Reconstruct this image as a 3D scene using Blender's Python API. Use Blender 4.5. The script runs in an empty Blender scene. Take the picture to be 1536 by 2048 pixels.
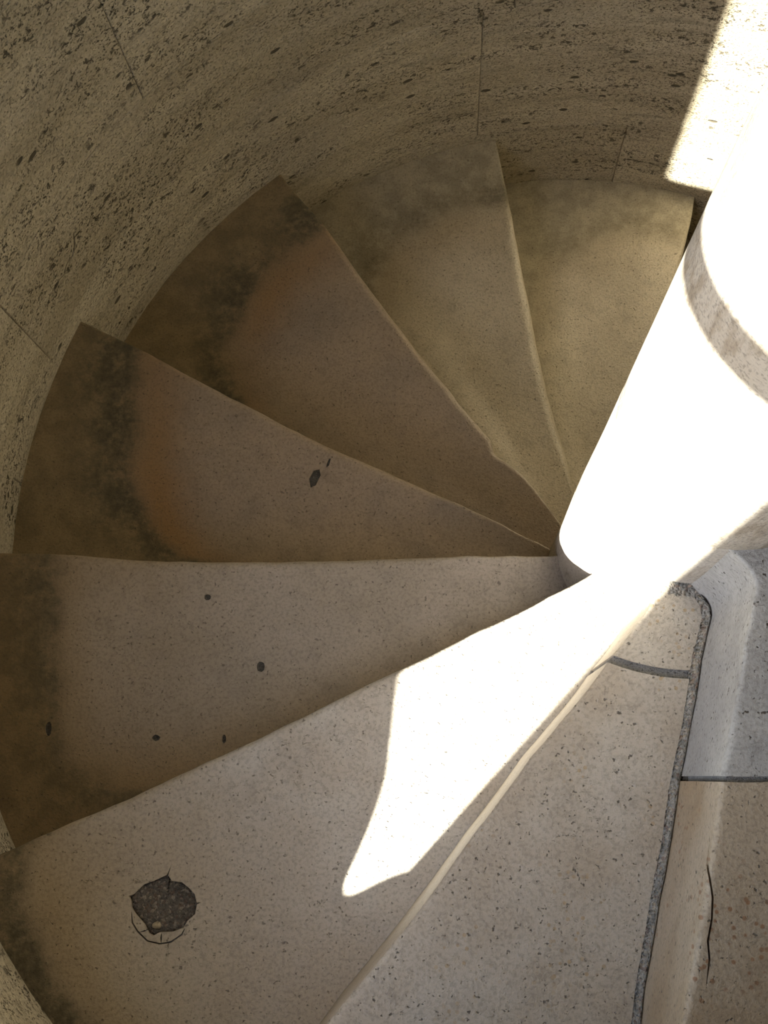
import bpy, bmesh, math, random
from mathutils import Vector, Matrix, noise
from bisect import bisect_right

# ------------------------------------------------------------------ camera, sky, sun, exposure
S = 0.2                                   # one riser, in metres
R = 4.606 * S                             # radius of the round stair wall
scene = bpy.context.scene
col = scene.collection

cam_data = bpy.data.cameras.new('camera')
cam_data.sensor_fit = 'VERTICAL'
cam_data.sensor_height = 36.0
cam_data.sensor_width = 27.0
cam_data.lens = 2527.18 / 2048 * 36.0
cam_data.clip_start = 0.02
cam = bpy.data.objects.new('camera', cam_data)
col.objects.link(cam)
right = Vector((0.9988717, 0.0, -0.04749036))
up = -Vector((-0.00974006, -0.97874198, -0.20486404))
back = -Vector((-0.04648081, 0.20509545, -0.97763766))
cm = Matrix((right, up, back)).transposed().to_4x4()
cm.translation = Vector((-1.26833, -1.60964, 7.52115)) * S
cam.matrix_world = cm
scene.camera = cam

SLOPE = 0.76                              # sun elevation as a slope
SUN_AZ = math.radians(47.5)               # the way the light travels in plan
sun_dir = Vector((math.cos(SUN_AZ), math.sin(SUN_AZ), -SLOPE)).normalized()
sd = bpy.data.lights.new('sun', 'SUN')
sd.energy = 29.0
sd.angle = math.radians(0.75)
sd.color = (1.0, 0.945, 0.81)
sun = bpy.data.objects.new('sun', sd)
sun.rotation_euler = (-sun_dir).to_track_quat('Z', 'Y').to_euler()
sun.location = -sun_dir * 6
col.objects.link(sun)

world = bpy.data.worlds.new('sky')
scene.world = world
world.use_nodes = True
wn = world.node_tree.nodes
wl = world.node_tree.links
bg = wn['Background']
sky = wn.new('ShaderNodeTexSky')
sky.sky_type = 'NISHITA'
sky.sun_disc = False
sky.sun_elevation = math.atan(SLOPE)
sky.sun_rotation = math.radians(90) - (SUN_AZ + math.pi)
sky.ground_albedo = 0.4
wl.new(sky.outputs[0], bg.inputs[0])
bg.inputs[1].default_value = 0.65

vs = scene.view_settings
vs.view_transform = 'Standard'
vs.look = 'None'
vs.exposure = 0.02
vs.gamma = 1.0
vs.use_curve_mapping = False

# ------------------------------------------------------------------ small helpers
rng = random.Random(7)
def P(r, a, z):                            # polar: r and z in risers, a in degrees
    t = math.radians(a)
    return Vector((r * S * math.cos(t), r * S * math.sin(t), z * S))
def interp(tab, x):
    if x <= tab[0][0]: return tab[0][1]
    if x >= tab[-1][0]: return tab[-1][1]
    i = bisect_right([t[0] for t in tab], x) - 1
    (x0, y0), (x1, y1) = tab[i], tab[i + 1]
    return y0 + (y1 - y0) * (x - x0) / (x1 - x0)
def sstep(a, b, x):
    t = min(1, max(0, (x - a) / (b - a)))
    return t * t * (3 - 2 * t)
def n3(x, y, z=0): return noise.noise(Vector((x, y, z)))
def link(name, me, mat, parent=None, smooth=False):
    o = bpy.data.objects.new(name, me)
    col.objects.link(o)
    if mat is not None and not me.materials: me.materials.append(mat)
    if smooth:
        for p in me.polygons: p.use_smooth = True
    if parent: o.parent = parent
    return o
def mesh(name, verts, faces):
    me = bpy.data.meshes.new(name)
    me.from_pydata([tuple(v) for v in verts], [], faces)
    bm = bmesh.new(); bm.from_mesh(me)
    bmesh.ops.recalc_face_normals(bm, faces=bm.faces)
    bm.to_mesh(me); bm.free()
    return me
def empty(name, loc=(0, 0, 0)):
    o = bpy.data.objects.new(name, None)
    o.location = loc
    o.empty_display_size = 0.1
    col.objects.link(o)
    return o
def autosmooth(me, deg=35):
    bm = bmesh.new(); bm.from_mesh(me)
    for f in bm.faces: f.smooth = True
    for e in bm.edges:
        if len(e.link_faces) == 2 and e.calc_face_angle(0) > math.radians(deg): e.smooth = False
    bm.to_mesh(me); bm.free()

# ------------------------------------------------------------------ materials
class NT:
    def __init__(s, name):
        s.m = bpy.data.materials.new(name); s.m.use_nodes = True
        s.t = s.m.node_tree; s.n = s.t.nodes; s.l = s.t.links
        s.b = s.n['Principled BSDF']
        s.co = s.n.new('ShaderNodeTexCoord').outputs['Object']
    def put(s, sock, v):
        if hasattr(v, 'is_output'): s.l.new(v, sock)
        elif isinstance(v, (tuple, list)) and len(v) == 3 and sock.type == 'RGBA': sock.default_value = (*v, 1)
        else: sock.default_value = v
    def scaled(s, sc, loc=(0, 0, 0)):
        n = s.n.new('ShaderNodeMapping'); s.l.new(s.co, n.inputs[0])
        n.inputs['Scale'].default_value = sc; n.inputs['Location'].default_value = loc
        return n.outputs[0]
    def noise(s, scale, detail=4, rough=.55, vec=None, dist=0.0):
        n = s.n.new('ShaderNodeTexNoise'); s.l.new(vec or s.co, n.inputs['Vector'])
        n.inputs['Scale'].default_value = scale; n.inputs['Detail'].default_value = detail
        n.inputs['Roughness'].default_value = rough; n.inputs['Distortion'].default_value = dist
        return n.outputs['Fac']
    def voro(s, scale, vec=None, feat='F1', rnd=1.0):
        n = s.n.new('ShaderNodeTexVoronoi'); n.feature = feat; s.l.new(vec or s.co, n.inputs['Vector'])
        n.inputs['Scale'].default_value = scale; n.inputs['Randomness'].default_value = rnd
        return n.outputs['Distance']
    def math(s, op, a, b=0.0, c=0.0):
        n = s.n.new('ShaderNodeMath'); n.operation = op
        for i, v in enumerate((a, b, c)): s.put(n.inputs[i], v)
        return n.outputs[0]
    def ramp(s, v, a, b, lo=0.0, hi=1.0):
        n = s.n.new('ShaderNodeMapRange'); n.interpolation_type = 'SMOOTHSTEP'
        s.put(n.inputs[0], v)
        for i, x in enumerate((a, b, lo, hi)): n.inputs[i + 1].default_value = x
        return n.outputs[0]
    def mix(s, f, a, b, mode='MIX'):
        n = s.n.new('ShaderNodeMix'); n.data_type = 'RGBA'; n.blend_type = mode
        s.put(n.inputs[0], f); s.put(n.inputs[6], a); s.put(n.inputs[7], b)
        return n.outputs[2]
    def attr(s, name):
        n = s.n.new('ShaderNodeAttribute'); n.attribute_name = name
        return n.outputs['Fac']
    def bump(s, h, strength, dist, nrm=None):
        n = s.n.new('ShaderNodeBump'); s.put(n.inputs['Height'], h)
        n.inputs['Strength'].default_value = strength; n.inputs['Distance'].default_value = dist
        if nrm is not None: s.l.new(nrm, n.inputs['Normal'])
        return n.outputs[0]
    def out(s, color, rough, nrm=None, spec=.4):
        s.put(s.b.inputs['Base Color'], color); s.put(s.b.inputs['Roughness'], rough)
        s.b.inputs['Specular IOR Level'].default_value = spec
        if nrm is not None: s.l.new(nrm, s.b.inputs['Normal'])
        return s.m

def tread_stone(name, ca, cb, outer, stain, ring, specks=.5, spots=None, rough_in=.42):
    t = NT(name)
    big = t.noise(6, 5, .6)
    mid = t.noise(28, 5, .62)
    fine = t.noise(260, 3, .6)
    c = t.mix(t.ramp(big, .36, .64), ca, cb)
    c = t.mix(t.math('MULTIPLY', t.ramp(mid, .5, .75), .35), c, (cb[0] * .62, cb[1] * .62, cb[2] * .64))
    worn = t.attr('worn')
    c = t.mix(t.math('SUBTRACT', 1.0, worn), c, t.mix(t.ramp(mid, .35, .65), outer, tuple(x * .72 for x in outer)))
    c = t.mix(t.attr('ring'), c, ring)
    ga = t.attr('grime')
    grit = t.math('MULTIPLY', t.math('SUBTRACT', t.noise(95, 5, .7), .5), t.math('MULTIPLY', ga, 2.2))
    g = t.ramp(t.math('ADD', t.math('MULTIPLY', ga, t.ramp(mid, .2, .62, .55, 1.0)), grit), .0, 1.0)
    c = t.mix(g, c, stain)
    if spots:
        v = t.voro(120, t.scaled((1, 1, .4)))
        gate = t.ramp(t.noise(9, 3), .5, .6)
        c = t.mix(t.math('MULTIPLY', t.ramp(v, .30, .18), t.math('MULTIPLY', gate, .75)), c, spots)
    # small dark pits and hairline marks
    pit = t.ramp(t.noise(210, 2, .5), .64, .74)
    pit2 = t.math('MULTIPLY', t.ramp(t.noise(95, 5, .75, t.scaled((1, 1.6, 1)), 1.2), .60, .74), t.ramp(t.noise(8, 2), .45, .6))
    p = t.math('MAXIMUM', pit, pit2)
    c = t.mix(t.math('MULTIPLY', p, specks), c, (.07, .06, .05))
    c = t.mix(t.math('MULTIPLY', t.ramp(fine, .42, .7), .32), c, (.10, .085, .06))
    h = t.math('ADD', t.math('MULTIPLY', fine, .55), t.math('MULTIPLY', mid, .9))
    h = t.math('SUBTRACT', h, t.math('MULTIPLY', p, .5))
    nrm = t.bump(h, .7, .0028)
    rgh = t.ramp(t.math('ADD', worn, t.math('MULTIPLY', t.math('SUBTRACT', mid, .5), .5)), .2, .95, .78, rough_in)
    return t.out(c, rgh, nrm, .45)

brown = (.36, .27, .15)
STAIN = (.092, .084, .055)
M_low = tread_stone('worn_limestone_brown', (.45, .355, .265), (.37, .30, .238), brown, STAIN, (.36, .215, .095), rough_in=.34)
M_low2 = tread_stone('worn_limestone_buff', (.57, .50, .39), (.47, .41, .315), (.49, .43, .315), (.19, .16, .105), (.40, .315, .20), rough_in=.36)  # lightened partly to stand in for bounce off the sunlit wall
M_mid = tread_stone('worn_limestone_grey', (.49, .43, .365), (.42, .365, .30), (.30, .215, .115), STAIN, (.36, .25, .13), rough_in=.36)
M_top = tread_stone('pale_limestone', (.55, .52, .47), (.48, .43, .365), (.38, .29, .18), STAIN, (.40, .305, .19), .6)
M_up = tread_stone('spotted_limestone', (.51, .47, .405), (.43, .37, .295), (.42, .36, .26), STAIN, (.44, .36, .25), .85, (.40, .29, .16), .5)
M_up2 = tread_stone('rusty_spotted_limestone', (.46, .385, .29), (.37, .275, .175), (.34, .24, .13), STAIN, (.36, .25, .13), .85, (.26, .12, .05), .5)
M_grey = tread_stone('weathered_grey_limestone', (.44, .44, .43), (.33, .33, .33), (.38, .37, .35), (.12, .12, .115), (.42, .41, .38), 1.0, None, .6)

def wall_stone(name, ca, cb, pitc):
    t = NT(name)
    geo = t.n.new('ShaderNodeObjectInfo')
    bed = t.noise(3.2, 6, .6, t.scaled((1, 1, 5.5)), .5)
    bed2 = t.noise(7, 5, .65, t.scaled((1, 1, 6), (3, 1, 7)), .3)
    big = t.noise(2.3, 4, .55)
    fine = t.noise(190, 4, .65)
    mid = t.noise(34, 5, .65)
    c = t.mix(t.ramp(bed, .34, .66), ca, cb)
    c = t.mix(t.math('MULTIPLY', t.ramp(bed2, .52, .68), .42), c, tuple(x * .50 for x in cb))
    c = t.mix(t.math('MULTIPLY', t.ramp(big, .5, .7), .35), c, (.40, .37, .33))
    c = t.mix(t.math('MULTIPLY', t.ramp(geo.outputs['Random'], 0, 1), .22), c, (.36, .31, .22))
    zone = t.ramp(t.noise(4.5, 4, .6, t.scaled((1, 1, 3.5), (9, 4, 2)), .4), .44, .60)
    pits = t.ramp(t.noise(78, 4, .66, t.scaled((1, 1, 1.25)), .35), .57, .64)
    pits = t.math('MULTIPLY', pits, t.ramp(zone, 0, 1, .12, 1.0))
    tiny = t.math('MULTIPLY', t.ramp(t.noise(230, 3, .65), .56, .68), t.ramp(zone, 0, 1, .45, .9))
    v = t.voro(15, t.scaled((1, 1, 2.0), (2, 5, 1)))
    holes = t.math('MULTIPLY', t.ramp(t.math('ADD', v, t.math('MULTIPLY', t.math('SUBTRACT', t.noise(90, 3), .5), .16)), .15, .10), t.ramp(t.noise(11, 2, .5, t.scaled((1, 1, 1), (4, 4, 4))), .47, .55))
    p = t.math('MAXIMUM', t.math('MAXIMUM', pits, tiny), holes)
    c = t.mix(t.math('MULTIPLY', p, .92), c, pitc)
    c = t.mix(t.math('MULTIPLY', t.ramp(fine, .35, .7), .34), c, (.13, .11, .075))
    h = t.math('ADD', t.math('MULTIPLY', mid, 1.0), t.math('MULTIPLY', fine, .4))
    h = t.math('ADD', h, t.math('MULTIPLY', bed, 2.2))
    h = t.math('SUBTRACT', h, t.math('MULTIPLY', p, 1.1))
    nrm = t.bump(h, .9, .006)
    return t.out(c, .85, nrm, .25)

M_wall = wall_stone('rough_wall_limestone', (.70, .63, .475), (.57, .505, .365), (.06, .053, .036))

def mortar(name, ca, cb, grit=.0):
    t = NT(name)
    m = t.noise(60, 5, .7)
    f = t.noise(420, 3, .7)
    v = t.voro(300)
    n = t.n.new('ShaderNodeTexVoronoi'); t.l.new(t.co, n.inputs['Vector']); n.inputs['Scale'].default_value = 300
    hsv = t.n.new('ShaderNodeSeparateColor'); t.l.new(n.outputs['Color'], hsv.inputs[0])
    c = t.mix(t.ramp(m, .3, .7), ca, cb)
    c = t.mix(t.math('MULTIPLY', t.ramp(hsv.outputs[0], .70, .95), grit), c, (.50, .44, .36))
    c = t.mix(t.math('MULTIPLY', t.ramp(hsv.outputs[1], .75, .95), .6 * grit), c, (.22, .12, .08))
    c = t.mix(t.math('MULTIPLY', t.ramp(f, .58, .7), .6), c, (.50, .46, .40))
    c = t.mix(t.math('MULTIPLY', t.ramp(f, .45, .34), .7), c, (.05, .047, .045))
    h = t.math('ADD', m, t.math('MULTIPLY', f, .7))
    h = t.math('SUBTRACT', h, t.math('MULTIPLY', v, 1.2 * grit))
    return t.out(c, .9, t.bump(h, 1.0, .004), .2)
M_mortar_wall = mortar('wall_mortar', (.42, .35, .24), (.34, .28, .19))
M_mortar_dark = mortar('dark_mortar', (.13, .12, .11), (.20, .175, .15), .55)
M_chip_dark = mortar('dark_chip_fill', (.10, .095, .085), (.16, .145, .12))
M_mortar_fil = mortar('crumbly_fillet_mortar', (.20, .20, .185), (.50, .48, .44), .9)
M_mortar_grey = mortar('grey_mortar', (.25, .25, .245), (.36, .355, .34))

def newel_stone():
    t = NT('newel_limestone')
    streak = t.noise(60, 4, .65, t.scaled((1, 1, .22)))
    big = t.noise(9, 4, .6)
    fine = t.noise(330, 3, .6)
    c = t.mix(t.ramp(big, .35, .65), (.60, .56, .50), (.52, .475, .41))
    c = t.mix(t.math('MULTIPLY', t.ramp(streak, .50, .66), .6), c, (.30, .24, .17))
    c = t.mix(t.math('MULTIPLY', t.ramp(fine, .5, .66), .55), c, (.18, .16, .14))
    h = t.math('ADD', t.math('MULTIPLY', streak, .8), t.math('MULTIPLY', fine, .5))
    return t.out(c, .75, t.bump(h, .7, .0025), .3)
M_newel = newel_stone()
def iron():
    t = NT('dark_wrought_iron')
    m = t.noise(40, 4, .6)
    t.b.inputs['Metallic'].default_value = .7
    return t.out(t.mix(t.ramp(m, .4, .6), (.05, .045, .04), (.10, .06, .035)), .6, t.bump(m, .4, .002))
M_iron = iron()

# ------------------------------------------------------------------ round wall of coursed blocks
WIN_A0, WIN_A1 = -161.0, -128.2            # window reveal, degrees
WIN_LO, WIN_HI = 1.15, 9.4                 # window, in risers above the sunlit step
THICK = 1.25
COURSES = [-9.0, -7.4, -5.6, -3.84, -1.80, -0.62, 1.15, 2.85, 4.1, 5.3, 6.7, 8.0, 9.4, 10.9, 12.6, 14.0]
JOINTS = {                                  # vertical joints seen in the courses, degrees
    -1.80: [159.8, 98.0], -0.62: [137.1, 84.0], 1.15: [145.4, 112.0], -3.84: [172.0, 101.2, 60.0], -5.6: [134.0, 83.0]}
wall = empty('wall_outer'); wall['kind'] = 'structure'
wall['label'] = 'rough round limestone wall enclosing the spiral stair'

def arc_block(name, a0, a1, z0, z1, gap, chamfer, mat, parent, r0):
    """A curved wall stone; the inner face is proud of its chamfered arrises."""
    n = max(3, int((a1 - a0) / 3.5))
    ga = math.degrees(gap / (R / S))
    a0 += ga; a1 -= ga; z0 += gap; z1 -= gap
    ca = math.degrees(chamfer / (R / S))
    angs = [a0, a0 + ca] + [a0 + (a1 - a0) * i / n for i in range(1, n)] + [a1 - ca, a1]
    zs = [z0, z0 + chamfer, (z0 * 2 + z1) / 3, (z0 + 2 * z1) / 3, z1 - chamfer, z1]
    V = []; F = []
    for i, a in enumerate(angs):
        for j, z in enumerate(zs):
            e = i in (0, len(angs) - 1) or j in (0, len(zs) - 1)
            rr = r0 + (chamfer if e else 0.008 * n3(a * .11 + 5, z * .9, 3))
            V.append(P(rr, a, z))
    m = len(zs); k = len(angs)
    for i in range(k - 1):
        for j in range(m - 1): F.append((i * m + j, (i + 1) * m + j, (i + 1) * m + j + 1, i * m + j + 1))
    base = len(V)
    for a in angs:
        V.append(P(r0 + THICK, a, z0)); V.append(P(r0 + THICK, a, z1))
    for i in range(k - 1):
        b = base + 2 * i
        F.append((b, b + 1, b + 3, b + 2))
        F.append(tuple([i * m, b, b + 2, (i + 1) * m]))
        F.append(tuple([i * m + m - 1, (i + 1) * m + m - 1, b + 3, b + 1]))
    F.append(tuple([base, base + 1] + [j for j in range(m - 1, -1, -1)]))
    l = (k - 1) * m
    F.append(tuple([base + 2 * (k - 1), base + 2 * (k - 1) + 1] + [l + j for j in range(m - 1, -1, -1)]))
    me = mesh(name, V, F)
    autosmooth(me, 25)
    return link(name, me, mat, parent)

for ci in range(len(COURSES) - 1):
    z0, z1 = COURSES[ci], COURSES[ci + 1]
    cuts = list(JOINTS.get(z0, []))
    # fill the rest of the ring with joints about 38 degrees apart
    a = (max(cuts) if cuts else 20 + 17 * (ci % 3))
    end = (min(cuts) if cuts else a) + 360
    span = end - a
    n = max(2, round(span / 38))
    for i in range(1, n): cuts.append(a + span * i / n + rng.uniform(-4, 4))
    if not JOINTS.get(z0): cuts.append(a)
    cuts = sorted(((c + 180) % 360) - 180 for c in cuts)
    segs = [(cuts[i], cuts[i + 1]) for i in range(len(cuts) - 1)] + [(cuts[-1], cuts[0] + 360)]
    hole = z0 >= WIN_LO - .01 and z1 <= WIN_HI + .01
    out = []
    for (s0, s1) in segs:
        if not hole: out.append((s0, s1)); continue
        for sh in (0, 360):
            w0, w1 = WIN_A0 + sh, WIN_A1 + sh
            if s1 > w0 and s0 < w1:
                if s0 < w0 - 1: out.append((s0, w0))
                if s1 > w1 + 1: out.append((w1, s1))
                break
        else: out.append((s0, s1))
    for (s0, s1) in out:
        arc_block('wall_stone', s0, s1, z0, z1, .0022, .007, M_wall, wall, R / S + rng.uniform(0, .010))
# hairline cracks weathered into the wall face
def wall_crack(pts, w):
    V = []; F = []; n = len(pts)
    for i, (a, z) in enumerate(pts):
        p0 = pts[max(0, i - 1)]; p1 = pts[min(n - 1, i + 1)]
        dx = math.radians(p1[0] - p0[0]) * R / S; dz = p1[1] - p0[1]; l = math.hypot(dx, dz)
        ww = w[i]
        da = math.degrees(-dz / l * ww / (R / S)); dzz = dx / l * ww
        for sg in (1, -1):
            for rr in (R / S - .1, R / S + .035): V.append(P(rr, a + sg * da, z + sg * dzz))
    for i in range(n - 1):
        a, b = i * 4, i * 4 + 4
        for x, y in ((0, 1), (1, 3), (3, 2), (2, 0)): F.append((a + x, a + y, b + y, b + x))
    F.append((0, 1, 3, 2)); F.append((n * 4 - 4, n * 4 - 3, n * 4 - 1, n * 4 - 2))
    return V, F
CRACKS = [([(149.63, -1.088), (150.27, -1.21), (151.06, -1.275), (152.11, -1.268), (152.79, -1.324), (154.06, -1.275), (155.52, -1.285)], (.004, .013, .011, .007, .006, .005, .003)),
          ([(157.66, -1.159), (158.84, -1.191)], (.003, .006))]
for o in list(wall.children):
    b = [o.matrix_world @ Vector(c) for c in o.bound_box]
    z0 = min(v.z for v in b) / S
    if abs(z0 + 1.80) > .05: continue
    m = o.data
    ang = [math.degrees(math.atan2(v.co.y, v.co.x)) for v in m.vertices]
    if not (min(ang) > 90 and max(ang) < 161 and max(ang) > 158): continue
    for pts, w in CRACKS:
        V, F = wall_crack(pts, w)
        c = bpy.data.objects.new('cutter', mesh('cutter', V, F)); t = bpy.data.objects.new('target', o.data)
        col.objects.link(c); col.objects.link(t)
        md = t.modifiers.new('cut', 'BOOLEAN'); md.operation = 'DIFFERENCE'; md.object = c; md.solver = 'EXACT'
        o.data = bpy.data.meshes.new_from_object(t.evaluated_get(bpy.context.evaluated_depsgraph_get()))
        bpy.data.objects.remove(t); bpy.data.objects.remove(c)
# bedding mortar behind the stone faces
V = []; F = []
def mort(a0, a1, z0, z1):
    n = max(2, int((a1 - a0) / 4))
    for i in range(n):
        b0 = a0 + (a1 - a0) * i / n; b1 = a0 + (a1 - a0) * (i + 1) / n
        o = len(V)
        for rr in (R / S + .030, R / S + THICK + .05):
            for (aa, zz) in ((b0, z0), (b1, z0), (b1, z1), (b0, z1)): V.append(P(rr, aa, zz))
        F.append((o, o + 1, o + 2, o + 3)); F.append((o + 4, o + 5, o + 6, o + 7))
        F.append((o, o + 1, o + 5, o + 4)); F.append((o + 3, o + 2, o + 6, o + 7))
        F.append((o, o + 3, o + 7, o + 4)); F.append((o + 1, o + 2, o + 6, o + 5))
mort(-180, 180, -9, WIN_LO)
mort(WIN_A1 + .6, WIN_A0 - .6 + 360, WIN_LO, WIN_HI)
mort(-180, 180, WIN_HI, 14)
link('bedding_mortar', mesh('bedding_mortar', V, F), M_mortar_wall, wall)

# ------------------------------------------------------------------ window: sill profile and bar made up for the shadows they cast
window = empty('window_1'); window['kind'] = 'structure'
window['label'] = 'tall window opening with an added bar and a sill shaped to cast shadow'
SHADOW_SILL = [(-.45, 1.66), (-.39, 1.62), (-.256, 1.45), (-.16, 1.20), (-.07, 1.47), (.075, 1.75), (.289, 1.97), (.477, 2.16),  # mounded top invented so its shadow bounds the sunlit patch below
        (.8, 2.28), (1.2, 2.22), (1.73, 1.80), (1.97, 1.60), (2.21, 1.43), (2.6, 1.4)]
V = []; F = []
N = 140
u = (math.cos(SUN_AZ), math.sin(SUN_AZ))
for i in range(N + 1):
    a = WIN_A0 + .02 + (WIN_A1 - WIN_A0 - .04) * i / N
    t = math.radians(a)
    off = (R / S) * (-u[1] * math.cos(t) + u[0] * math.sin(t))
    z = sum(interp(SHADOW_SILL, off + e) for e in (-.06, -.04, -.02, 0, .02, .04, .06)) / 7
    for (rr, zz) in ((R / S + .004, WIN_LO + .004), (R / S + .004, z - .03), (R / S + .034, z), (R / S + THICK, z - .04), (R / S + THICK, WIN_LO + .004)):
        V.append(P(rr, a, zz))
for i in range(N):
    for j in range(5):
        F.append((i * 5 + j, i * 5 + (j + 1) % 5, (i + 1) * 5 + (j + 1) % 5, (i + 1) * 5 + j))
F.append((0, 1, 2, 3, 4)); F.append(tuple(N * 5 + j for j in range(5)))
me = mesh('sill', V, F); autosmooth(me)
link('sill', me, M_wall, window)
def tube(name, p0, p1, r, mat, parent, n=14):
    d = (p1 - p0).normalized(); x = d.orthogonal().normalized(); y = d.cross(x)
    V = []; F = []
    for p in (p0, p1):
        for i in range(n):
            t = 2 * math.pi * i / n
            V.append(p + x * r * math.cos(t) + y * r * math.sin(t))
    for i in range(n): F.append((i, (i + 1) % n, n + (i + 1) % n, n + i))
    F.append(tuple(range(n))); F.append(tuple(range(n, 2 * n)))
    me = mesh(name, V, F); autosmooth(me, 40)
    return link(name, me, mat, parent)
tube('shadow_bar', P(4.95, WIN_A0 - 1.2, 6.87), P(4.95, WIN_A1 + 1.2, 7.26), .026, M_iron, window)  # unseen bar added to throw the shadow band on the newel

# ------------------------------------------------------------------ floor far below and ceiling above
def disc(name, z, th, mat, r=R + THICK * S):
    V = []; F = []; n = 72
    for zz in (z, z + th):
        for i in range(n):
            t = 2 * math.pi * i / n
            V.append((r * math.cos(t), r * math.sin(t), zz * S))
    for i in range(n): F.append((i, (i + 1) % n, n + (i + 1) % n, n + i))
    F.append(tuple(range(n))); F.append(tuple(range(n, 2 * n)))
    o = link(name, mesh(name, V, F), mat); o['kind'] = 'structure'
    return o
disc('floor', -9.4, .4, M_wall)['label'] = 'stone floor at the foot of the stair shaft'
disc('ceiling', 14.0, .4, M_wall)['label'] = 'stone slab closing the top of the stair shaft'

# ------------------------------------------------------------------ newel
NX, NY, NR = .05, -.10, .54
newel = empty('newel_column', (NX * S, NY * S, -9 * S))
newel['label'] = 'slender round stone newel post in glaring sunlight at the centre of the spiral stair'
newel['category'] = 'column'; newel['kind'] = 'thing'
DR = [-9, -6.5, -4.4, -2.2, -.02, 1.98, 5.2, 8.4, 11.4, 14.0]
for i in range(len(DR) - 1):
    z0, z1 = DR[i] + .004, DR[i + 1] - .004
    n = 72; zs = [z0, z0 + .015] + [z0 + (z1 - z0) * j / 8 for j in range(1, 8)] + [z1 - .015, z1]
    V = []; F = []
    for j, z in enumerate(zs):
        for q in range(n):
            a = 2 * math.pi * q / n
            rr = NR + .010 * n3(math.cos(a) * 1.5 + 7, math.sin(a) * 1.5, z * .8) - (.012 if j in (0, len(zs) - 1) else 0)
            V.append(Vector((rr * math.cos(a) * S, rr * math.sin(a) * S, (z + 9) * S)))
    for j in range(len(zs) - 1):
        for q in range(n): F.append((j * n + q, j * n + (q + 1) % n, (j + 1) * n + (q + 1) % n, (j + 1) * n + q))
    F.append(tuple(range(n))); F.append(tuple((len(zs) - 1) * n + q for q in range(n)))
    me = mesh('drum', V, F); autosmooth(me, 50)
    link('drum', me, M_newel, newel)

# ------------------------------------------------------------------ the stair
stair = empty('spiral_staircase', (0, 0, 0))
stair['label'] = 'worn stone spiral staircase winding down around the newel'
stair['category'] = 'staircase'

EDGE = {   # nosing of each step in plan: (radius in risers, degrees)
 -5: [(.5, -295), (1.2, -291.2), (2.2, -290.0), (3.518, -289.09), (3.918, -288.71), (4.276, -288.42), (4.645, -288.02)],
 -4: [(.5, -272.5), (.952, -267.54), (1.635, -264.05), (2.064, -262.6), (2.521, -262.0), (2.902, -261.95), (3.086, -261.8), (3.637, -261.6), (4.148, -261.31), (4.568, -261.15)],
 -3: [(.4, -241), (.505, -240.56), (1.074, -237.7), (1.377, -233.62), (1.502, -235.79), (1.937, -234.72), (2.542, -234.29), (3.032, -234.32), (3.558, -234.39), (3.953, -234.46), (4.252, -234.3), (4.538, -234.1)],
 -2: [(.433, -190.56), (.556, -194.43), (.89, -199.48), (1.231, -201.78), (1.871, -203.06), (2.442, -203.46), (2.988, -204.4), (3.461, -204.85), (3.978, -205.4), (4.23, -205.45), (4.553, -205.47), (4.666, -205.41)],
 -1: [(.517, -164.73), (.8, -170.5), (1.1, -173.4), (1.679, -175.33), (2.773, -176.92), (3.12, -177.38), (3.872, -178.5), (4.259, -178.82), (4.6, -179.0)],
 0: [(.45, -128), (.569, -132.42), (.85, -139.4), (1.301, -144.55), (1.92, -147.85), (2.616, -149.56), (3.533, -150.97), (4.127, -151.85), (4.29, -151.95), (4.381, -152.12), (4.7, -152.3)],
 1: [(.55, -112), (.66, -107), (.76, -105.5), (.88, -108.2), (1.081, -112.23), (1.474, -116.8), (1.701, -118.84), (2.239, -121.02), (2.929, -122.61), (3.356, -123.6), (4.7, -124.9)],
 2: [(.55, -98), (.64, -90), (.72, -84), (.79, -82.5), (.90, -85.4), (1.032, -88.0), (1.288, -90.75), (1.458, -92.28), (1.647, -93.6), (2.2, -95.76), (2.615, -96.87), (4.7, -98.6)]}
for k in (3, 4, 5, 6): EDGE[k] = [(.5, -69 + 27 * (k - 3) + 20), (1.0, -69 + 27 * (k - 3) + 8), (2.0, -69 + 27 * (k - 3) + 2), (4.7, -69 + 27 * (k - 3))]
EDGE[-6] = [(.5, -318), (4.7, -315.5)]
EDGE[-7] = [(.5, -345), (4.7, -342.5)]
GRIME = {  # outer limit of the trodden hollow (fraction of wall radius) from nosing to back, and how dirty the rim is
 -2: ([(0, .872), (.3, .824), (.53, .799), (.72, .764), (.84, .717), (.9, .665), (1, .56)], 1.0, .085),
 -3: ([(0, .85), (.28, .845), (.58, .827), (.78, .794), (.92, .726), (1, .63)], .95, .075),
 -4: ([(0, .838), (.3, .846), (.64, .824), (.87, .774), (1, .66)], .8, .05),
 -5: ([(0, .886), (.33, .86), (.59, .828), (.82, .758), (.9, .688), (1, .6)], .45, .05),
 -1: ([(0, .837), (.27, .845), (.55, .863), (.74, .865), (.92, .825), (1, .74)], .85, .06),
 0: ([(0, .88), (.14, .935), (.3, .945), (.6, .94), (1, .90)], 1.0, .06)}
DEFG = ([(0, .93), (1, .9)], .5, .05)
WEAR = {-5: .13, -4: .13, -3: .055, -2: .05, -1: .045, 0: .03, 1: .015, 2: .02}

def front(k, r): return interp(EDGE[k], r)
def back(k, r): return interp(EDGE[k + 1], r) if k + 1 in EDGE else interp(EDGE[k], r) + 27

def wear(k, r, u):
    """How far the tread is trodden down (risers)."""
    x = r / (R / S)
    f = interp(GRIME.get(k, DEFG)[0], u)
    b = sstep(f + .03, f - .30, x) * sstep(.12, .38, x)
    return WEAR.get(k, .03) * b * (1 - sstep(.55, .97, u)) * (.55 + .45 * math.cos(min(1, u) * 2.2))

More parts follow.
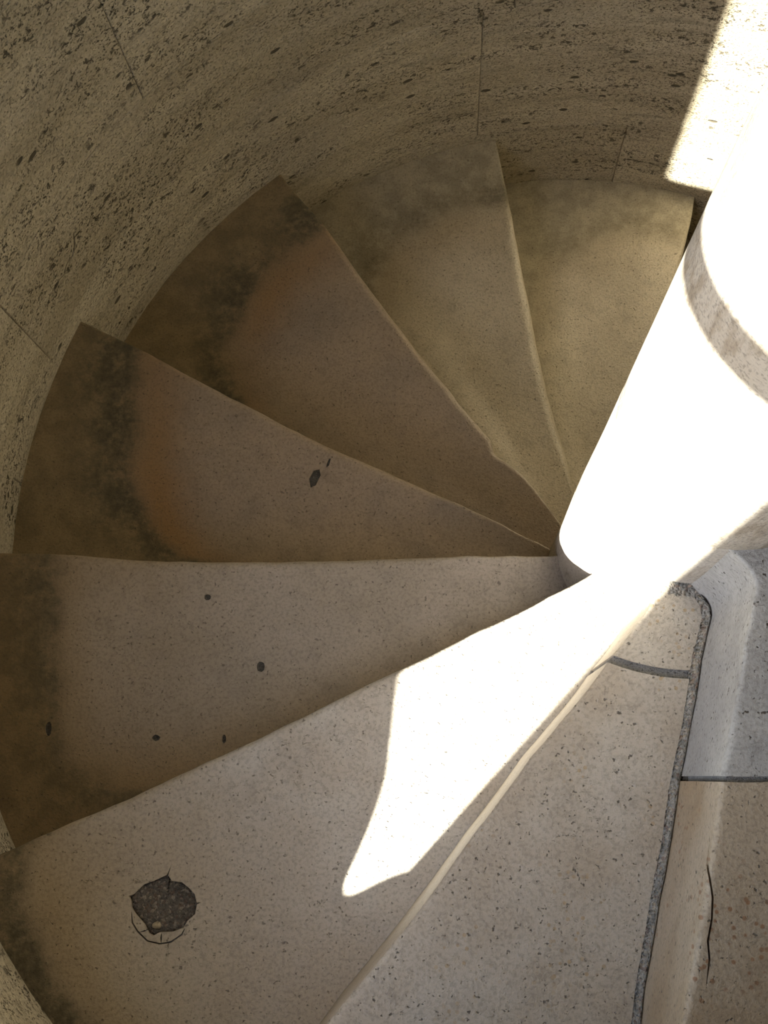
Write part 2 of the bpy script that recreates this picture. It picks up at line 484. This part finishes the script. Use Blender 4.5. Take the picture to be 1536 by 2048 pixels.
def step_mesh(k, ra, rb, nr, na, overlap=.14):
    """Solid step block: worn top, rounded nosing, riser, underside."""
    rs = [ra + (rb - ra) * i / nr for i in range(nr + 1)]
    V = []; F = []; top = k
    for r in rs:
        a0 = front(k, r); a1 = back(k, r)
        a0 += math.degrees((.006 * n3(r * 6, k * 3.1) + .010 * n3(r * 1.7, k * 5.3 + 2)) / r)
        a1o = a1 + math.degrees(overlap / max(r, .6))
        w = math.radians(a1 - a0) * r
        wo = math.radians(a1o - a0) * r
        wb = sstep(.15, .4, r / (R / S)) * sstep(.98, .7, r / (R / S))
        rho = .016 + .055 * wb * (min(.09, WEAR.get(k, .03)) / .06)
        for j in range(na + 1):
            d = wo * (j / na) ** 1.9
            uu = d / max(w, .01)
            z = top - wear(k, r, uu) + .004 * n3(r * 3, d * 3, k)
            if d < rho: z -= rho - math.sqrt(max(0, rho * rho - (rho - d) ** 2))
            V.append(P(r, a0 + math.degrees(d / r), z))
    m = na + 1; nb = len(V)
    for i in range(nr):
        for j in range(na): F.append((i * m + j, (i + 1) * m + j, (i + 1) * m + j + 1, i * m + j + 1))
    # underside: rests on the step below along its back strip
    for i, r in enumerate(rs):
        a0 = front(k, r); a1o = back(k, r) + math.degrees(overlap / max(r, .6))
        for j in range(m): V.append(P(r, a0 + (a1o - a0) * (j / na) ** 1.9, top - 1 + .001))
    for i in range(nr):
        b = nb + m * i
        F.append((i * m, (i + 1) * m, b + m, b))
        F.append((i * m + na, (i + 1) * m + na, b + m + na, b + na))
        for j in range(na): F.append((b + j, b + m + j, b + m + j + 1, b + j + 1))
    for i in (0, nr):
        for j in range(na): F.append((i * m + j, i * m + j + 1, nb + i * m + j + 1, nb + i * m + j))
    return mesh('stone_step', V, F)

def paint(me, k, extra=None):
    """Per-vertex weights of tread, dirty rim and hollow, from foot wear, plus painted shade at the riser foot."""
    tab, gs, gw = GRIME.get(k, DEFG)
    n = len(me.vertices)
    g = [0.0] * n; rg = [0.0] * n; worn_shade = [0.0] * n
    for i, v in enumerate(me.vertices):
        x, y = v.co.x / S, v.co.y / S
        r = math.hypot(x, y); a = math.degrees(math.atan2(y, x))
        a0 = front(k, r); a1 = back(k, r)
        while a < a0 - 180: a += 360
        while a > a0 + 180: a -= 360
        uu = (a - a0) / max(1e-3, a1 - a0)
        f = interp(tab, max(0, min(1, uu)))
        q = r / (R / S) + .018 * n3(x * 2.2, y * 2.2, k * 3) + .012 * n3(x * 7, y * 7, k * 3 + 9)
        s = sstep(f - .02, f + .035, q)
        g[i] = gs * s * (.14 + .86 * math.exp(-((q - f - .03) / gw) ** 2)) * (.75 + .5 * n3(x * 1.6, y * 1.6, k * 7 + 1))
        g[i] = max(0, min(1, g[i]))
        rw = {0: .20, -1: .16, 1: .3, 2: .3}.get(k, .06)
        rg[i] = .85 * math.exp(-((q - f + .02) / (rw if q < f - .02 else .05)) ** 2) * (.65 + .7 * n3(x * 1.3, y * 1.3, k + 4)) * max(gs, .6)
        rg[i] = max(0, min(1, rg[i]))
        worn_shade[i] = 1 - sstep(f - .05, f + .05, q)
        if k < 0: worn_shade[i] *= 1 - .75 * sstep(.60, 1.0, uu)  # browner towards the riser foot: some dirt, mostly painted shade
    for nm, arr in (('grime', g), ('ring', rg), ('worn', worn_shade)):
        at = me.attributes.new(nm, 'FLOAT', 'POINT')
        at.data.foreach_set('value', arr)

def prism(outline, z0, z1):
    V = [(x * S, y * S, z0 * S) for x, y in outline] + [(x * S, y * S, z1 * S) for x, y in outline]
    n = len(outline)
    F = [tuple(range(n)), tuple(range(n, 2 * n))] + [(i, (i + 1) % n, n + (i + 1) % n, n + i) for i in range(n)]
    return V, F
def ribbon(pts, w):
    L = []; Rr = []
    for i, p in enumerate(pts):
        a = Vector(pts[max(0, i - 1)]); b = Vector(pts[min(len(pts) - 1, i + 1)])
        d = (b - a).normalized(); nn = Vector((-d.y, d.x))
        ww = w * (.35 if i in (0, len(pts) - 1) else 1)
        L.append(tuple(Vector(p) + nn * ww)); Rr.append(tuple(Vector(p) - nn * ww))
    return L + Rr[::-1]
def carve(me, cuts):
    """Cut hollows and cracks out of a step."""
    V = []; F = []
    for (o, z0, z1) in cuts:
        v, f = prism(o, z0, z1); b = len(V)
        V += v; F += [tuple(b + i for i in q) for q in f]
    c = bpy.data.objects.new('cutter', mesh('cutter', V, F))
    t = bpy.data.objects.new('target', me)
    col.objects.link(c); col.objects.link(t)
    md = t.modifiers.new('cut', 'BOOLEAN'); md.operation = 'DIFFERENCE'; md.object = c; md.solver = 'EXACT'
    md.use_self = False
    dg = bpy.context.evaluated_depsgraph_get()
    new = bpy.data.meshes.new_from_object(t.evaluated_get(dg))
    bpy.data.objects.remove(t); bpy.data.objects.remove(c)
    return new

PATCH = [(-2.888, -2.166), (-2.864, -2.112), (-2.880, -2.170), (-2.858, -2.2), (-2.798, -2.208), (-2.754, -2.241), (-2.722, -2.273), (-2.709, -2.318), (-2.683, -2.319), (-2.707, -2.33), (-2.715, -2.383), (-2.757, -2.419), (-2.778, -2.456), (-2.839, -2.481), (-2.918, -2.484), (-2.957, -2.505), (-2.983, -2.489), (-3.011, -2.441), (-3.07, -2.38), (-3.088, -2.35), (-3.09, -2.318), (-3.106, -2.285), (-3.074, -2.274), (-3.019, -2.22), (-2.963, -2.201)]
PCRACK = [(-3.085, -2.372), (-3.078, -2.431), (-3.045, -2.479), (-2.985, -2.532), (-2.911, -2.547), (-2.849, -2.536), (-2.788, -2.496), (-2.772, -2.462)]
PCRACK2 = [(-2.905, -2.49), (-2.908, -2.515), (-2.906, -2.542)]
PCRACK3 = [(-3.035, -2.484), (-3.0, -2.475), (-2.99, -2.47)]
CHIP1 = [(-2.309, .668), (-2.274, .735), (-2.228, .743), (-2.219, .695), (-2.257, .615), (-2.296, .596)]
CHIP2 = [(-2.173, .786), (-2.154, .83), (-2.139, .834), (-2.154, .774), (-2.177, .758)]
SPOTS = [((-2.89, -.401), .024, .9), ((-2.512, -.88), .028, 1.3), ((-3.938, -1.294), .022, 2.3), ((-3.204, -1.355), .026, .8), ((-2.745, -1.362), .015, 2.0)]
def blob(c, r, st, seed):
    return [(c[0] + r * (1 + .3 * n3(i * .9, seed)) * math.cos(i * math.pi / 5), c[1] + r * st * (1 + .3 * n3(i * .9, seed + 3)) * math.sin(i * math.pi / 5)) for i in range(10)]
T2CRACK = [(-.134, -1.705), (-.158, -1.883), (-.17, -1.994), (-.160, -2.10), (-.168, -2.19), (-.189, -2.276), (-.186, -2.35), (-.204, -2.445)]

LABEL = {
 -7: 'lowest stone step hidden behind the newel', -6: 'step in shade behind the newel, just below the buff step',
 -5: 'buff worn step beside the newel under the sunlit strip of wall',
 -4: 'buff hollowed step with a rounded nosing, second before the sunlit wall strip',
 -3: 'brown step with a wavy chipped nosing and dark rim at the wall',
 -2: 'brown step with two small black chips and a dark grimy rim',
 -1: 'grey brown step in shade just below the sunlit step',
 0: 'pale step half in sunlight with a round dark mortar patch',
 1: 'pale shaded step of two stones beside the sunlit one',
 2: 'rust spotted step of two stones at the right edge above a pale riser',
 3: 'upper stone step beyond the rust spotted step', 4: 'upper stone step two above the rust spotted one',
 5: 'highest stone step of the flight'}
MATS = {-7: M_low2, -6: M_low2, -5: M_low2, -4: M_low2, -3: M_low, -2: M_low, -1: M_mid, 0: M_top, 3: M_up, 4: M_up, 5: M_up}
ROUT = R / S + .010
RIN = .46
def solid(name, me, mat, k, parent):
    paint(me, k); autosmooth(me, 50)
    return link(name, me, mat, parent)
for k in range(-7, 6):
    if k in (1, 2): continue
    me = step_mesh(k, RIN, ROUT, 84 if -6 < k < 1 else 40, 34 if -6 < k < 1 else 18)
    if k == 0:
        zz = k - .12
        me = carve(me, [(PATCH, k - .075, k + .2)])
        me = carve(me, [(ribbon(PCRACK, .0045), k - .05, k + .2)])
        me = carve(me, [(ribbon(PCRACK2, .005), k - .05, k + .2), (ribbon(PCRACK3, .004), k - .05, k + .2)])
    if k == -2:
        me = carve(me, [(CHIP1, k - .085, k + .2), (CHIP2, k - .075, k + .2)])
    if k == -1:
        me = carve(me, [(blob(c, r, st, i), k - .10, k + .2) for i, (c, r, st) in enumerate(SPOTS)])
    o = solid('stone_step', me, MATS[k], k, stair)
    if k == -1:
        for i, (c, r, st) in enumerate(SPOTS):
            rr = math.hypot(*c); aa = math.degrees(math.atan2(c[1], c[0])); a0 = front(k, rr)
            zs = k - wear(k, rr, (aa - a0) / (back(k, rr) - a0)) - .012
            v, f = prism(blob(c, r * .98, st, i), k - .0995, zs)
            link('chip_filling', mesh('chip_filling', v, f), M_chip_dark, o)  # dark fill added since the shallow hollow alone shades too faintly
    o['label'] = LABEL[k]
    if k == 0:
        # mortar filling of the hole: uneven, a little below the tread
        cx = sum(p[0] for p in PATCH) / len(PATCH); cy = sum(p[1] for p in PATCH) / len(PATCH)
        V = [(cx * S, cy * S, -.040 * S)]; F = []
        n = len(PATCH); rings = 7
        for q in range(1, rings + 1):
            t = q / rings
            for (x, y) in PATCH:
                X = cx + (x - cx) * t * .995; Y = cy + (y - cy) * t * .995
                dish = .022 * math.exp(-(((X + 2.81) / .07) ** 2 + ((Y + 2.28) / .075) ** 2))
                V.append((X * S, Y * S, (-.042 - dish + .012 * n3(X * 14, Y * 14)) * S))
        for i in range(n): F.append((0, 1 + i, 1 + (i + 1) % n))
        for q in range(rings - 1):
            for i in range(n):
                F.append((1 + q * n + i, 1 + (q + 1) * n + i, 1 + (q + 1) * n + (i + 1) % n, 1 + q * n + (i + 1) % n))
        b = 1 + (rings - 1) * n; e = len(V)
        for (x, y) in PATCH: V.append(((cx + (x - cx) * .995) * S, (cy + (y - cy) * .995) * S, -.074 * S))
        for i in range(n): F.append((b + i, e + i, e + (i + 1) % n, b + (i + 1) % n))
        F.append(tuple(e + i for i in range(n)))
        po = link('mortar_patch', mesh('mortar_patch', V, F), M_mortar_dark, o, True)
        bm = bmesh.new(); bmesh.ops.create_icosphere(bm, subdivisions=2, radius=.0045)
        for v in bm.verts: v.co = Vector((v.co.x * 1.3, v.co.y * .9, v.co.z * .7)) * (1 + .3 * n3(v.co.x * 300, v.co.y * 300, v.co.z * 300))
        pm = bpy.data.meshes.new('pebble'); bm.to_mesh(pm); bm.free()
        pb = link('pebble', pm, M_up, o, True); pb.location = (-2.940 * S, -2.450 * S, -.040 * S)
        pb['label'] = 'small pale pebble set in the mortar patch'
        po['label'] = 'round dark mortar patch with a broken rim'
    if k == -2:
        for nm, C in (('chip_filling', CHIP1), ('chip_filling', CHIP2)):
            v, f = prism([(x * .999, y * .999) for x, y in C], k - .084 if C is CHIP1 else k - .074, k - .062)
            link(nm, mesh(nm, v, f), M_chip_dark, o)

# the two upper steps are each an inner stone by the newel and an outer slab
def two_stone_step(k, rj, m_in, m_out, cuts=None):
    o = empty('stone_step'); o.parent = stair; o['label'] = LABEL[k]
    gap = .022 if k == 1 else .012
    a = solid('inner_stone', step_mesh(k, RIN, rj - gap, 26, 30), m_in, k, o)
    me = step_mesh(k, rj + gap, ROUT, 64, 34)
    if cuts: me = carve(me, cuts)
    b = solid('outer_slab', me, m_out, k, o)
    # mortar in the joint between them
    V = []; F = []
    a0, a1 = front(k, rj) + .8, back(k, rj) + 3
    for i in range(13):
        aa = a0 + (a1 - a0) * i / 12
        z = k - wear(k, rj, i / 12) - .02 + .006 * n3(aa * .6, k)
        for (rr, z_) in ((rj - gap, z), (rj + gap, z), (rj + gap, k - .9), (rj - gap, k - .9)): V.append(P(rr, aa, z_))
    for i in range(12):
        for j in range(4): F.append((i * 4 + j, i * 4 + (j + 1) % 4, (i + 1) * 4 + (j + 1) % 4, (i + 1) * 4 + j))
    F.append((0, 1, 2, 3)); F.append((48, 49, 50, 51))
    link('joint_mortar', mesh('joint_mortar', V, F), M_mortar_grey, o)
    return o
s1 = two_stone_step(1, .239 * R / S, M_up, M_up)
s2 = two_stone_step(2, .352 * R / S, M_grey, M_up2, [(ribbon(T2CRACK, .0045), 1.93, 2.3)])

# crumbly mortar fillet along the foot of the upper risers, and coves where they meet the newel
def foot_fillet(k, w, h, r0, r1, parent, mat):
    """Along the foot of step k+1's riser, on top of step k."""
    V = []; F = []; n = 70
    for i in range(n + 1):
        r = r0 + (r1 - r0) * i / n
        a = front(k + 1, r) + math.degrees(.012 / r)
        ww = w * (1 + .30 * n3(r * 2.3, k) + .10 * n3(r * 21, k + 3)); hh = h * (1 + .4 * n3(r * 7, k + 8))
        z = k - .003
        V.append(P(r, a, z)); V.append(P(r, a - math.degrees(ww / r), z))
        V.append(P(r, a - math.degrees(ww * .55 / r), z + hh * .42 + .008 * n3(r * 23, 1))); V.append(P(r, a - math.degrees(.02 / r), z + hh))
    for i in range(n):
        for j in range(4): F.append((i * 4 + j, i * 4 + (j + 1) % 4, (i + 1) * 4 + (j + 1) % 4, (i + 1) * 4 + j))
    F.append((0, 1, 2, 3)); F.append(tuple(n * 4 + j for j in range(4)))
    return link('mortar_fillet', mesh('mortar_fillet', V, F), mat, parent, True)
foot_fillet(1, .060, .045, .70, 4.5, s1, M_mortar_fil)
def cove(k, a0, a1, rise, reach, mat, parent, name='newel_cove'):
    V = []; F = []; n = 36; m = 7
    for i in range(n + 1):
        a = math.radians(a0 + (a1 - a0) * i / n)
        rc = reach * (1 + .25 * n3(i * .4, k))
        pr = [(NR - .04, k - .01)]
        for j in range(m):
            t = math.pi / 2 * j / (m - 1)
            pr.append((NR + rc * (1 - math.sin(t)) - .004, k - .004 + rise * (1 - math.cos(t))))
        for (rr, z) in pr: V.append(Vector(((NX + rr * math.cos(a)) * S, (NY + rr * math.sin(a)) * S, z * S)))
    q = m + 1
    for i in range(n):
        for j in range(q): F.append((i * q + j, i * q + (j + 1) % q, (i + 1) * q + (j + 1) % q, (i + 1) * q + j))
    F.append(tuple(range(q))); F.append(tuple(n * q + j for j in range(q)))
    return link(name, mesh(name, V, F), mat, parent, True)
cove(1, -106, -78, .07, .10, M_mortar_fil, s1, 'mortar_fillet')
